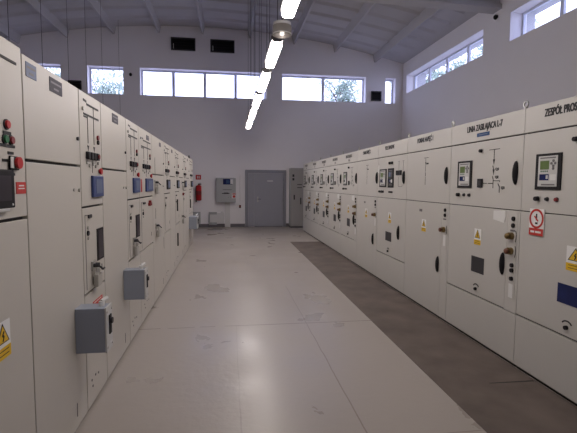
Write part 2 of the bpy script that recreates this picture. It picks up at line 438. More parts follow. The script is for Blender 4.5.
Y_ = [2.165, 3.37, 4.578, 5.785, 6.975, 8.13, 9.32, 10.50, 11.70, 12.95, 14.30]
right_cabinet(Y_[1], Y_[0], 'rect', 'ZESPÓŁ PROSTOWNIKOWY', 'grey cabinet with large bold title ZESPÓŁ PRO and dark blue window, nearest on the right', )
right_cabinet(Y_[2], Y_[1], 'line', 'LINIA ZASILAJĄCA L-7', 'grey cabinet titled LINIA ZASILAJĄCA L-7 with a blue tag and taped lower door', 'tag')
right_cabinet(Y_[3], Y_[2], 'meas', 'POMIAR NAPIĘĆ 1', 'grey cabinet with full-height lower door between the L-7 cabinet and the twin-relay cabinet')
right_cabinet(Y_[4], Y_[3], 'control', 'POLE ZAPASOWE', 'grey cabinet with two black relays side by side on its upper door')
right_cabinet(Y_[5], Y_[4], 'meas', 'POMIAR NAPIĘĆ 2', 'grey cabinet with full-height lower door just beyond the twin-relay cabinet')
right_cabinet(Y_[6], Y_[5], 'line', 'LINIA ZASILAJĄCA', 'grey one-relay cabinet with a white tape, sixth from the camera in the right row', 'L-5')
right_cabinet(Y_[7], Y_[6], 'line', 'LINIA ZASILAJĄCA', 'grey one-relay cabinet, fourth from the far end of the right row', 'L-4')
right_cabinet(Y_[8], Y_[7], 'line', 'LINIA ZASILAJĄCA', 'grey one-relay cabinet, third from the far end of the right row', 'L-3')
right_cabinet(Y_[9], Y_[8], 'line', 'LINIA ZASILAJĄCA', 'grey one-relay cabinet, second from the far end of the right row', 'L-2')
right_cabinet(Y_[10], Y_[9], 'line', 'LINIA ZASILAJĄCA', 'grey cabinet at the far end of the right row, next to the door', 'L-1')

# red prohibition board hung across the nearest right cabinet
F = Face('R', 3.37)
R = empty('prohibition_sign', (XR, 3.37 - .21, 1.21), 'red and white prohibition sign hung on the nearest right cabinet below its buttons', 'sign')
F.box(MB(), .125, .29, 1.205, 1.425, .004, .009, .001).build('sign_board', WHITE, R)
mb = MB(); c = (.207, 1.345)
ring = [(c[0] + .072 * math.cos(2 * PI * i / 28), c[1] + .072 * math.sin(2 * PI * i / 28)) for i in range(29)]
F.line(mb, ring, .017, .002); o = mb.build('red_ring', REDSIGN, R)
o.location.x -= .0095
mb = MB(); F.box(mb, .200, .214, 1.33, 1.385, .009, .0105); F.box(mb, .194, .222, 1.30, 1.315, .009, .0105); mb.build('hand_pictogram', INK, R)
mb = MB(); F.line(mb, [(.185, 1.365), (.228, 1.325)], .012, .0025); o = mb.build('red_bar', REDSIGN, R); o.location.x -= .0095
F.box(MB(), .127, .288, 1.207, 1.265, .009, .011).build('red_caption', REDSIGN, R)
mb = MB(); F.box(mb, .145, .19, 1.228, 1.244, .011, .0115); F.box(mb, .20, .265, 1.228, 1.244, .011, .0115); mb.build('caption_lines', PAPER, R)

# ------------------------------------------------------------------ left row of cabinets
GL = 'switchgear cabinets in the row along the left side'
ZTL = 2.232
def padlock_lever(F, u, z, root, s=1.0):
    k = F.box(MB(), u - .05 * s, u + .05 * s, z - .02, z + .05, 0, .012, .003).build('lever_bracket', STEEL, root)
    mb = MB(); F.cyl(mb, u - .03 * s, z + .02, .012, .05, .014); F.cyl(mb, u + .02 * s, z + .02, .012, .04, .012)
    mb.tube([F.P(u - .03 * s, z + .02, .045), F.P(u - .01 * s, z - .01, .07), F.P(u + .045 * s, z - .012, .065)], .007); mb.build('lever_rod', DKGREY, k)
    mb = MB(); mb.tube([F.P(u - .02 * s, z - .05, .03), F.P(u - .02 * s, z - .005, .03), F.P(u + .03 * s, z - .005, .03), F.P(u + .03 * s, z - .05, .03)], .005)
    mb.build('padlock_shackle', STEEL, k)
    F.box(MB(), u - .045 * s, u + .06 * s, z - .135, z - .045, .014, .045, .005).build('padlock_body', CLEARLOCK, k)

def left_base(y0, y1, label, splits, dz=0.0, name='switchgear_cabinet'):
    """splits: heights of the dark door gaps from top to bottom"""
    R = empty(name, (XL - .6, (y0 + y1) / 2, 0), label, 'cabinet', GL)
    F = Face('L', 0); g = .002
    F.box(MB(), y0 + g, y1 - g, .02, ZTL + dz, -1.2, -.026).build('carcass', CABIN, R)
    F.box(MB(), y0 + g + .005, y1 - g - .005, 0, .02, -1.18, -.03).build('base_frame', GAPSHADE, R)  # black colour stands for the shade under the doors
    F.box(MB(), y0 + .012, y1 - .012, .10, ZTL - .05, -.026, -.020).build('gap_shade', GAPSHADE, R)  # black backing that darkens the door gaps like shade
    zs = [ZTL + dz] + list(splits) + [.024]
    names = ['upper_door', 'middle_door', 'lower_door', 'plinth_panel'] if len(zs) > 3 else ['upper_door', 'lower_door']
    for i in range(len(zs) - 1):
        F.box(MB(), y0 + g, y1 - g, zs[i + 1] + (.008 if i < len(zs) - 2 else 0), zs[i] - (.008 if i else 0), -.026, 0, .003).build(names[min(i, 3)], CAB_L, R)
    return R, F

def nameplate(F, y0, y1, z0, z1, R, m=PLATE):
    p = F.box(MB(), y0, y1, z0, z1, 0, .003).build('nameplate', m, R)
    mb = MB(); h = z1 - z0; w = y1 - y0
    F.box(mb, y0 + .08 * w, y1 - .08 * w, z1 - .40 * h, z1 - .26 * h, .003, .0035)
    F.box(mb, y0 + .3 * w, y1 - .3 * w, z0 + .2 * h, z0 + .34 * h, .003, .0035)
    if m is PLATE: mb.build('plate_lines', GREYLINE, p)
    else: mb.build('plate_lines', GREYINK, p)

def wide_cell(y0, y1, label, plate=None, blue=None):
    R, F = left_base(y0, y1, label, [1.724])
    if plate: nameplate(F, *plate, R)
    if blue: nameplate(F, *blue, R, BLUESCR)
    for z in (1.90, 1.565):
        F.cyl(MB(), y1 - .05, z, 0, .012, .012).build('door_lock', DKGREY if z > 1.8 else STEEL, R)
    F.cyl(MB(), y1 - .14, 1.568, 0, .008, .010).build('door_lock', STEEL, R)
    mb = MB(); F.line(mb, [(y1 - .20, .10), (y1 - .20, .19)], .008); mb.build('paint_scratch', GREYINK, R)
    return R, F

def narrow_cell(y0, y1, label, window=True, plate=None, relay_m=BLUEFR, lever=True, tagred=True, orange=False, drop=0.0):
    R, F = left_base(y0, y1, label, [1.445, .84])
    W = y1 - y0
    def U(a): return y0 + a * W
    if plate: nameplate(F, *plate, R)
    m = MB()                                                    # mimic diagram on the upper door
    F.line(m, [(U(.17), 2.18 - drop), (U(.31), 2.175 - drop)], .014); F.line(m, [(U(.31), 2.158 - drop), (U(.88), 2.158 - drop)], .014)
    F.line(m, [(U(.17), 2.085 - drop), (U(.88), 2.085 - drop)], .014); F.line(m, [(U(.17), 2.068 - drop), (U(.33), 2.068 - drop)], .010)
    F.line(m, [(U(.62), 2.158 - drop), (U(.62), 2.085 - drop)], .006)
    F.line(m, [(U(.34), 2.085 - drop), (U(.34), 1.89)], .008); F.line(m, [(U(.62), 2.085 - drop), (U(.62), 1.89)], .008)
    for a in (.34, .62): F.poly(m, [(U(a) - .02, 1.875), (U(a) + .02, 1.875), (U(a), 1.835)], .0005, .002)
    m.build('mimic_diagram', INK, R)
    F.line(MB(), [(U(.50), 1.78), (U(.50), 1.685)], .007).build('mimic_line', INK, R)
    F.cyl(MB(), U(.13), 2.115, 0, .012, .014).build('door_lock', STEEL, R)
    for i, a in enumerate((.27, .42, .55, .69)):
        b = F.box(MB(), U(a) - .026, U(a) + .026, 1.778, 1.83, 0, .022, .004).build('position_indicator', BLK, R)
        if i == 3: F.cyl(MB(), U(a), 1.805, .022, .03, .016).build('indicator_cap', DKRED, b)
    for a, z in ((.25, 1.755), (.36, 1.735), (.52, 1.75), (.66, 1.735), (.78, 1.76)):
        F.cyl(MB(), U(a), z, 0, .01, .013).build('push_button', STEEL, R)
    F.cyl(MB(), U(.80), 1.95, 0, .012, .018).build('indicator_lamp', DKRED, R)
    F.cyl(MB(), U(.80), 1.915, 0, .012, .016).build('indicator_lamp', BLK, R)
    if tagred:
        e = F.cyl(MB(), U(.84), 1.70, 0, .010, .017).build('emergency_button', DKRED, R)
        F.cyl(MB(), U(.84), 1.70, .010, .022, .024).build('button_cap', RED, e)
    r = F.box(MB(), U(.42), U(.95), 1.51, 1.665, 0, .018, .004).build('protection_relay', relay_m, R)
    F.box(MB(), U(.55), U(.86), 1.535, 1.64, .018, .020).build('relay_screen', BLUESCR, r)
    if orange:
        F.box(MB(), U(.10), U(.17), 1.51, 1.655, 0, .004).build('orange_tag', RED, R)
    # middle door: latch column, dark window and padlocked lever
    mb = MB(); F.line(mb, [(U(.10), 1.39), (U(.10), .87)], .006); F.line(mb, [(U(.10), 1.39), (U(.34), 1.385)], .006); mb.build('shutter_outline', GREYINK, R)
    F.box(MB(), U(.22), U(.36), 1.365, 1.39, 0, .012, .003).build('latch', DKGREY, R)
    for z, rr in ((1.30, .012), (1.262, .018), (1.225, .010)): F.cyl(MB(), U(.2), z, 0, .010, rr).build('key_hole', BLK if rr > .015 else STEEL, R)
    if window:
        w = F.box(MB(), U(.62), U(.95), 1.03, 1.272, 0, .006, .003).build('inspection_window', BLK, R)
        F.box(MB(), U(.67), U(.90), 1.045, 1.257, .006, .008).build('window_pane', GLASSDK, w)
    if lever: padlock_lever(F, U(.42), 1.0, R)
    mb = MB(); F.line(mb, [(U(.85), .99), (U(.85), .94)], .012); mb.build('keyhole_cover', DKGREY, R)
    # plinth screws
    for a, z in ((.2, .20), (.38, .205), (.24, .15), (.52, .19)): F.cyl(MB(), U(a), z, 0, .003, .009, n=8).build('plinth_screw', GREYINK, R)
    return R, F

# nearest control cabinet
R, F = left_base(1.70, 2.245, 'beige cabinet at the left edge with touch panel and red emergency button', [1.445], .02)
F.box(MB(), 1.74, 2.19, 2.158, 2.170, -.001, .003).build('top_slot', GAPSHADE, R)
h = F.box(MB(), 1.80, 2.095, 1.502, 1.672, 0, .018, .005).build('touch_panel', BLK, R)
F.box(MB(), 1.83, 2.06, 1.535, 1.645, .018, .020).build('panel_screen', GLASSDK, h)
F.cyl(MB(), 2.068, 1.517, .018, .021, .005).build('panel_led', WHITE, h)
F.box(MB(), 1.84, 2.04, 1.488, 1.502, 0, .02, .002).build('panel_bracket', LTGREY, R)
b = button(F, 2.075, 1.872, RED, R, .019, 'indicator_lamp', .014)
F.box(MB(), 2.045, 2.115, 1.828, 1.842, 0, .003).build('button_tag', INK, R)
button(F, 2.055, 1.806, GREEN, R, .018, 'push_button', .014); button(F, 2.110, 1.806, DKRED, R, .018, 'push_button', .014)
F.box(MB(), 1.99, 2.145, 1.772, 1.785, 0, .003).build('button_tag', INK, R)
e = F.box(MB(), 2.085, 2.16, 1.672, 1.735, 0, .012, .004).build('emergency_stop', BLK, R)
mb = MB(); F.cyl(mb, 2.125, 1.705, .012, .02, .016); F.cyl(mb, 2.125, 1.705, .02, .032, .027); mb.build('stop_button', RED, e)
F.box(MB(), 2.075, 2.10, 1.68, 1.73, .012, .016).build('stop_backplate', WHITE, e)
for y0, y1, z in ((2.08, 2.13, 1.748), (2.03, 2.075, 1.713), (2.172, 2.20, 1.708), (2.085, 2.135, 1.652)):
    F.box(MB(), y0, y1, z - .006, z + .006, 0, .003).build('button_tag', INK, R)
s = F.box(MB(), 2.142, 2.235, 1.562, 1.617, 0, .003).build('red_notice', REDSIGN, R)
mb = MB(); F.box(mb, 2.165, 2.215, 1.597, 1.603, .003, .0035); F.box(mb, 2.16, 2.22, 1.584, 1.589, .003, .0035); mb.build('notice_lines', PAPER, s)
warning_sign(F, 1.90, 2.03, .845, 1.01, R)

wide_cell(2.25, 3.026, 'beige cabinet with blue tag and dark nameplate, first wide cabinet on the left', (2.565, 2.742, 2.122, 2.20), (2.286, 2.40, 2.135, 2.205))
R, F = narrow_cell(3.034, 3.513, 'narrow beige mimic cabinet with blue relay, nearest of its kind on the left')
s = F.box(MB(), 3.20, 3.43, .70, .75, 0, .002).build('red_notice', REDSIGN, R)
mb = MB(); F.box(mb, 3.23, 3.40, .735, .741, .002, .0025); mb.build('notice_lines', PAPER, s)
wide_cell(3.52, 4.326, 'wide beige cabinet with small dark nameplate, between the two nearest mimic cabinets', (3.845, 4.035, 2.130, 2.205))
R, F = narrow_cell(4.334, 4.90, 'narrow beige mimic cabinet behind the farther grey side box, second on the left')
R, F = narrow_cell(4.908, 5.72, 'beige mimic cabinet with dark nameplate and orange tag, third mimic panel on the left', window=False, plate=(5.36, 5.52, 2.13, 2.185), lever=False, orange=True, drop=.055)
mb = MB(); F.cyl(mb, 5.42, 1.35, 0, .03, .02); F.cyl(mb, 5.50, 1.352, 0, .03, .02); F.cyl(mb, 5.46, 1.378, 0, .03, .02); mb.build('red_pushers', DKRED, R)
R, F = wide_cell(5.726, 6.71, 'wide beige cabinet with a padlocked steel lever, third wide cabinet on the left', (6.31, 6.46, 2.13, 2.185))
padlock_lever(F, 5.93, 1.60, R); padlock_lever(F, 5.95, 1.02, R)
mb = MB(); F.line(mb, [(5.93, 1.95), (5.93, 1.70)], .016); F.line(mb, [(5.93, 1.27), (5.93, 1.13)], .016); F.line(mb, [(6.6, .80), (6.62, .62)], .018); mb.build('locking_rod', GREYINK, R)
narrow_cell(6.716, 7.36, 'narrow beige mimic cabinet with dark relay beyond the padlocked wide cabinet', window=False, relay_m=BLK, lever=False, tagred=False)
R, F = wide_cell(7.366, 8.04, 'wide beige cabinet with dark nameplate at the middle of the left row', (7.60, 7.75, 2.13, 2.185))
R, F = narrow_cell(8.046, 8.70, 'narrow mimic cabinet with long dark slots, past the middle of the left row', window=False, relay_m=BLK, lever=False, tagred=False)
for z0, z1 in ((1.08, 1.30), (.41, .655)): F.box(MB(), 8.31, 8.36, z0, z1, 0, .02, .003).build('slot_window', BLK, R)
R, F = wide_cell(8.706, 9.42, 'wide beige cabinet with red pilot lamp, towards the far end of left row')
F.cyl(MB(), 9.35, 1.375, 0, .03, .03).build('indicator_lamp', DKRED, R); padlock_lever(F, 9.22, 1.60, R); padlock_lever(F, 9.15, .90, R)
narrow_cell(9.426, 10.15, 'narrow mimic cabinet third from the far end of the left row', window=False, relay_m=BLK, lever=False, tagred=False)
R, F = wide_cell(10.156, 10.86, 'wide beige cabinet second from the far end of the left row', (10.4, 10.55, 2.13, 2.185))
R, F = narrow_cell(10.866, 11.95, 'last beige cabinet at the far end of the left row near the extinguisher', window=False, relay_m=BLK, lever=False, tagred=False)
F.box(MB(), 11.05, 11.12, .98, 1.20, 0, .02, .003).build('slot_window', BLK, R)
mb = MB(); mb.cyl((XL - .05, 11.5, ZTL), (XL - .05, 11.5, ZTL + .10), .035, .01); mb.build('lifting_eye', BLK, R)

# grey boxes bolted on the left row
def side_box(y, label, z0, z1, d, ln, m=BLUEGREY, mfront=LTGREY):
    R = empty('control_box', (XL, y, z0), label, 'box', 'grey boxes mounted on the left row of cabinets')
    F = Face('L', y)
    F.box(MB(), 0, ln, z0, z1, .001, d - .012, .004).build('enclosure', m, R)
    F.box(MB(), -.004, ln + .004, z0 - .004, z1 + .004, d - .012, d, .004).build('cover', mfront, R)
    w = F.box(MB(), ln * .36, ln * .72, z0 + .36 * (z1 - z0), z0 + .80 * (z1 - z0), d, d + .008, .003).build('switch_window', BLK, R)
    F.cyl(MB(), ln * .55, z0 + .66 * (z1 - z0), d + .008, d + .02, .02).build('rotary_switch', DKGREY, w)
    for a, b in ((.12, .1), (.88, .1), (.12, .9), (.88, .9)): F.cyl(MB(), ln * a, z0 + b * (z1 - z0), d, d + .004, .009, n=8).build('cover_screw', STEEL, R)
    mb = MB(); mb.cyl(F.P(ln * .55, z1, d * .75), F.P(ln * .55, z1 + .03, d * .75), .018); mb.cyl(F.P(ln * .55, z1 + .03, d * .75), F.P(ln * .8, z1 + .045, d * .9), .014); mb.build('cable_gland', WHITE, R)
side_box(2.83, 'blue-grey box on the left cabinets, nearest to the camera and lowest', .515, .808, .195, .13)
side_box(4.10, 'blue-grey box on the left cabinets, second from the camera', .518, .800, .20, .12)
side_box(10.70, 'pale grey box at the far end of left row, low near the extinguisher', .478, .775, .20, .5, BLUEGREY, MIDGREY)

# ------------------------------------------------------------------ floor strip
mb = MB(); mb.box(1.666, XR + .01, -6.0, 11.60, .0, .004)
mat_o = mb.build('floor_mat', MATM)
tag(mat_o, 'long dark brown-grey mat strip on the floor along the right cabinets', 'mat')
mb = MB(); mb.prism([(2.10, 3.104, .0042), (2.49, 3.092, .0042), (2.49, 3.110, .0042), (2.10, 3.110, .0042)], (0, 0, .0012)); sm = mb.build('mat_seam', INK, None); sm.parent = mat_o

# ------------------------------------------------------------------ room shell
YF, XW, XE = -8.0, 6.55, -8.35
def zc(x): return 7.09 - (x + .9) ** 2 / 58.5
def wall_grid(mb, u0, u1, z0, z1, holes, put):
    us = sorted({u0, u1, *[h[0] for h in holes], *[h[1] for h in holes]}); zs = sorted({z0, z1, *[h[2] for h in holes], *[h[3] for h in holes]})
    for a, b in zip(us, us[1:]):
        run = None
        for c, d in zip(zs, zs[1:]):
            m_u, m_z = (a + b) / 2, (c + d) / 2
            if any(h[0] < m_u < h[1] and h[2] < m_z < h[3] for h in holes):
                if run: put(a, b, *run); run = None
            else: run = (run[0], d) if run else (c, d)
        if run: put(a, b, *run)

WT = .42                                                        # wall thickness
ZS, ZL_ = 4.665, 5.60
bwin = [(-6.95, -5.66, ZS, ZL_, 1), (-4.80, -3.62, ZS, ZL_, 1), (-3.06, 1.36, ZS, ZL_, 4), (1.93, 5.10, ZS, ZL_, 2), (5.87, 6.27, ZS, ZL_, 1)]
bholes = [w[:4] for w in bwin]
mb = MB(); wall_grid(mb, XE - WT, XW + WT, -.05, 7.3, bholes, lambda a, b, c, d: mb.box(a, b, YB, YB + WT, c, d)); struct('wall_back', mb, WALLM)
rwin = [(10.60, 15.44, 4.98, 5.64, 4), (4.60, 9.52, 4.98, 5.64, 4), (-1.4, 3.5, 4.98, 5.64, 4)]
mb = MB(); wall_grid(mb, YF, YB, -.05, 6.6, [w[:4] for w in rwin], lambda a, b, c, d: mb.box(XW, XW + WT, a, b, c, d)); struct('wall_right', mb, WALLM)
mb = MB(); mb.box(XE - WT, XE, YF, YB, -.05, 6.6); struct('wall_left', mb, WALLM)
mb = MB(); mb.box(XE - WT, XW + WT, YF - WT, YF, -.05, 7.3); struct('wall_front', mb, WALLM)
mb = MB(); mb.box(XE, XW, YF, YB, -.12, 0); struct('floor', mb, FLOORM)

# arched ceiling with long ribs and shallow cross ribs
mb = MB(); n = 36
xs = [XE + (XW - XE) * i / n for i in range(n + 1)]
for a, b in zip(xs, xs[1:]):
    mb.prism([(a, YF, zc(a)), (b, YF, zc(b)), (b, YF, zc(b) + .25), (a, YF, zc(a) + .25)], (0, YB - YF, 0))
ribs = [-8.2, -6.95, -5.42, -3.90, -2.40, -.90, .77, 2.37, 3.90, 5.44]
for x in ribs:
    w = .055
    mb.prism([(x - w * .55, YF, zc(x) - .25), (x + w * .55, YF, zc(x) - .25), (x + w * 1.6, YF, zc(x) + .02), (x - w * 1.6, YF, zc(x) + .02)], (0, YB - YF, 0))
y = YB - .78
while y > 3:
    for a, b in zip(ribs, ribs[1:] + [XW]):
        a2, b2 = a + .10, b - .10 if b < XW else b - .3
        q = [(a2, y - .16, zc(a2) + .01), (a2, y + .16, zc(a2) + .01), (a2, y + .05, zc(a2) - .05), (a2, y - .05, zc(a2) - .05)]
        mb.prism(q, (b2 - a2, 0, zc(b2) - zc(a2)))
    y -= .78
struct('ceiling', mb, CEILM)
# roof girder across the hall
mb = MB(); n = 24
xs = [XE + (XW - XE) * i / n for i in range(n + 1)]
def zg(x): return 5.99 - (x + .9) ** 2 / 460
for a, b in zip(xs, xs[1:]):
    mb.prism([(a, 9.95, zg(a)), (b, 9.95, zg(b)), (b, 9.95, zc(b) - .0), (a, 9.95, zc(a) - .0)], (0, .18, 0))
    mb.prism([(a, 9.86, zg(a) - .005), (b, 9.86, zg(b) - .005), (b, 9.86, zg(b) + .10), (a, 9.86, zg(a) + .10)], (0, .36, 0))
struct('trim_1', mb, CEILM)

# skirting
def skirt(name, parts):
    mb = MB()
    for a, b in parts: mb.box(a, b, YB - .018, YB, 0, .12, .002)
    struct(name, mb, BASEB)
skirt('baseboard_back', [(XE, -.155), (.045, .58), (2.11, XW)])
mb = MB(); mb.box(XW - .018, XW, YF, YB - .02, 0, .12); struct('baseboard_right', mb, BASEB)

# windows
def win_back(i, w):
    x0, x1, z0, z1, n = w
    R = empty('window_%d' % i, ((x0 + x1) / 2, YB + .3, z0), None, None, None, 'structure')
    mb = MB(); yf0, yf1 = YB + .26, YB + .32; t = .055
    mb.box(x0, x1, yf0, yf1, z0, z0 + t); mb.box(x0, x1, yf0, yf1, z1 - t, z1)
    for k in range(n + 1):
        c = x0 + (x1 - x0) * k / n
        a, b = (c, c + t) if k == 0 else ((c - t, c) if k == n else (c - .05, c + .05))
        mb.box(a, b, yf0, yf1, z0 + t, z1 - t)
    mb.build('window_frame', FRAME, R)
    for k in range(n):
        a, b = x0 + (x1 - x0) * k / n, x0 + (x1 - x0) * (k + 1) / n
        MB().box(a + .05, b - .05, yf0 + .025, yf0 + .031, z0 + t, z1 - t).build('window_pane', PANE, R)
for i, w in enumerate(bwin): win_back(i + 1, w)
def win_right(i, w):
    y0, y1, z0, z1, n = w
    R = empty('window_%d' % i, (XW + .3, (y0 + y1) / 2, z0), None, None, None, 'structure')
    mb = MB(); xf0, xf1 = XW + .30, XW + .36; t = .055
    mb.box(xf0, xf1, y0, y1, z0, z0 + t); mb.box(xf0, xf1, y0, y1, z1 - t, z1)
    for k in range(n + 1):
        c = y0 + (y1 - y0) * k / n
        a, b = (c, c + t) if k == 0 else ((c - t, c) if k == n else (c - .05, c + .05))
        mb.box(xf0, xf1, a, b, z0 + t, z1 - t)
    mb.build('window_frame', FRAME, R)
    for k in range(n):
        a, b = y0 + (y1 - y0) * k / n, y0 + (y1 - y0) * (k + 1) / n
        MB().box(xf0 + .025, xf0 + .031, a + .05, b - .05, z0 + t, z1 - t).build('window_pane', PANE, R)
for i, w in enumerate(rwin): win_right(i + 6, w)

# door in the back wall
D = empty('door_1', (1.34, YB, 0), None, None, None, 'structure')
F = Face('B', 0)
mb = MB(); F.box(mb, .586, .70, 0, 2.10, 0, .07, .003); F.box(mb, 2.0, 2.10, 0, 2.10, 0, .07, .003); F.box(mb, .70, 2.0, 1.985, 2.10, 0, .07, .003); mb.build('door_frame', DOORFR, D)
F.box(MB(), .706, .912, .02, 1.98, .005, .05, .003).build('side_leaf', DOORG, D)
lf = F.box(MB(), .918, 1.994, .02, 1.98, .005, .05, .003).build('door_leaf', DOORG, D)
F.box(MB(), .935, 1.98, 0, .02, .005, .05).build('threshold', BASEB, D)
hd = F.box(MB(), 1.03, 1.075, .92, 1.12, .05, .056, .002).build('handle_plate', STEEL, lf)
mb = MB(); mb.tube([F.P(1.052, 1.03, .056), F.P(1.052, 1.03, .10), F.P(1.16, 1.03, .10)], .010); mb.build('door_handle', DKGREY, lf)
F.box(MB(), 1.40, 1.61, 1.675, 1.72, .05, .053).build('door_sign', PAPER, lf)
mb = MB()
for z in (.3, 1.0, 1.75): F.cyl(mb, 1.992, z - .05, .055, .056, .004); mb.cyl(F.P(2.0, z - .06, .06), F.P(2.0, z + .06, .06), .012)
mb.build('hinges', DOORFR, D)

# ------------------------------------------------------------------ things on the back wall
# grey wall control panel above its trunking
R = empty('alarm_panel', (-.08, YB, .92), 'grey wall-mounted control panel with blue display, left of the grey door', 'panel')
F.box(MB(), -.46, .20, .93, 1.80, .001, .22, .008).build('enclosure', MIDGREY, R)
F.box(MB(), -.40, .245, .915, 1.79, .22, .245, .006).build('panel_door', MIDGREY, R)
d = F.box(MB(), -.21, .12, 1.56, 1.76, .245, .252, .002).build('display_window', NAVY, R)
F.box(MB(), -.10, .02, 1.60, 1.72, .252, .254).build('display_screen', BLUETAG, d)
F.box(MB(), .05, .14, 1.58, 1.75, .252, .256).build('paper_notice', PAPER, d)
F.box(MB(), -.22, .10, 1.365, 1.38, .245, .25).build('label_strip', DKGREY, R)
mb = MB(); F.box(mb, -.25, .02, 1.225, 1.25, .245, .25); F.box(mb, -.18, -.02, 1.25, 1.27, .245, .25); mb.build('button_row', BLK, R)
s = F.box(MB(), .10, .255, 1.06, 1.25, .245, .25).build('fire_notice', PAPER, R)
mb = MB(); F.cyl(mb, .18, 1.13, .25, .256, .05); F.box(mb, .12, .24, 1.20, 1.24, .25, .252); mb.build('notice_mark', REDSIGN, s)
for u in (-.02, .06): F.cyl(MB(), u, 1.09, .245, .25, .008).build('panel_lock', BLK, R)
mb = MB(); F.box(mb, -.148, .038, 0, .914, .001, .06, .004)
tag(mb.build('cable_trunking', CONDUIT), 'white vertical trunking running from the floor up to the grey wall panel', 'trunking')
# call point
R = empty('switch_box', (.40, YB, .70), 'small red and dark switch on the wall between the grey panel and the door', 'switch')
F.box(MB(), .365, .435, .70, .81, .001, .04, .005).build('switch_body', BLK, R)
F.cyl(MB(), .40, .765, .04, .06, .02).build('switch_cap', RED, R)
mb = MB(); mb.tube([F.P(.40, .81, .02), F.P(.40, 1.9, .012)], .008); mb.build('switch_conduit', CONDUIT, R)
# low white box with grey corner clips
R = empty('wall_box', (-.58, YB, .1), 'low white box with grey brackets on the back wall, below the grey panel', 'box')
F.box(MB(), -.70, -.17, .13, .53, .001, .07, .004).build('box_body', CONDUIT, R)
for z0, z1 in ((.47, .56), (.09, .18)):
    b = F.box(MB(), -.73, -.44, z0, z1, .07, .10, .004).build('bracket', MIDGREY, R)
F.box(MB(), -.74, -.685, .18, .47, .03, .10, .004).build('bracket_post', MIDGREY, R)
F.box(MB(), -.30, -.20, .535, .56, .001, .03).build('cable_cover', LTGREY, R)
# grey box in the corner behind the last left cabinet
R = empty('junction_box', (-1.15, YB, .1), 'dark grey box low on the back wall, directly below the extinguisher', 'box')
F.box(MB(), -1.32, -1.03, .13, .56, .001, .14, .006).build('enclosure', MIDGREY, R)
F.box(MB(), -1.33, -1.02, .12, .57, .14, .155, .004).build('cover', MIDGREY, R)
# fire extinguisher + its sign
R = empty('fire_extinguisher', (-1.03, YB - .12, .98), 'red fire extinguisher hanging on the back wall at the end of the left row', 'extinguisher')
mb = MB(); c = (-1.075, YB - .11)
mb.cyl((*c, 1.00), (*c, 1.46), .098, n=20); mb.ball((*c, 1.46), .098, .098, .08, 20, 10); mb.ball((*c, 1.00), .098, .098, .03, 20, 8); mb.build('cylinder', RED, R, True)
mb = MB(); mb.cyl((*c, 1.52), (*c, 1.555), .03); mb.box(c[0] - .02, c[0] + .09, c[1] - .015, c[1] + .015, 1.55, 1.575); mb.box(c[0] - .02, c[0] + .08, c[1] - .012, c[1] + .012, 1.59, 1.605); mb.build('valve_handle', BLK, R)
mb = MB(); mb.tube([(c[0] - .02, c[1] - .02, 1.53), (c[0] - .10, c[1] - .03, 1.48), (c[0] - .11, c[1] - .03, 1.2), (c[0] - .09, c[1] - .03, 1.0)], .013); mb.cyl((c[0] - .09, c[1] - .03, 1.0), (c[0] - .09, c[1] - .03, .93), .015, .025); mb.build('hose', BLK, R, True)
mb = MB(); mb.cyl((*c, 1.18), (*c, 1.33), .0992, n=20); lb = mb.build('label_band', DKRED, R)
mb = MB(); mb.box(c[0] - .03, c[0] + .03, YB - .04, YB - .001, 1.15, 1.5); mb.build('wall_hook', STEEL, R)
R = empty('fire_sign', (-1.09, YB, 1.66), 'square red fire sign on the wall above the extinguisher', 'sign')
F.box(MB(), -1.19, -1.00, 1.73, 1.90, .001, .006).build('sign_board', RED, R)
mb = MB(); F.box(mb, -1.135, -1.105, 1.77, 1.86, .006, .0075); F.box(mb, -1.08, -1.05, 1.77, 1.86, .006, .0075); mb.build('pictogram', PAPER, R)
# freestanding cabinet at the end wall
R = empty('metal_cabinet', (2.6, 15.5, 0), 'narrow mid-grey cabinet against the back wall just right of the door', 'cabinet')
F = Face('B', 0); dd = YB - 15.30
F.box(MB(), 2.215, 3.00, .06, 2.17, .03, dd - .022, .004).build('carcass', MIDGREY, R)
F.box(MB(), 2.22, 2.995, 0, .06, .04, dd - .03).build('base_frame', BASEB, R)
F.box(MB(), 2.217, 2.998, .07, 2.165, dd - .022, dd, .004).build('cabinet_door', mat('grey locker paint', (.36, .35, .35), .45, var=.03), R)
F.box(MB(), 2.32, 2.36, 1.03, 1.20, dd, dd + .025, .006).build('door_handle', BLK, R)
for z in (1.85, 1.72): F.box(MB(), 2.27, 2.34, z, z + .09, dd, dd + .015, .003).build('door_label', DKGREY, R)
for z in (1.56, 1.45): F.box(MB(), 2.45, 2.62, z, z + .025, dd, dd + .015, .003).build('vent_slot', DKGREY, R)
F.box(MB(), 2.56, 2.60, .86, 1.10, dd, dd + .02, .004).build('side_lock', DKGREY, R)

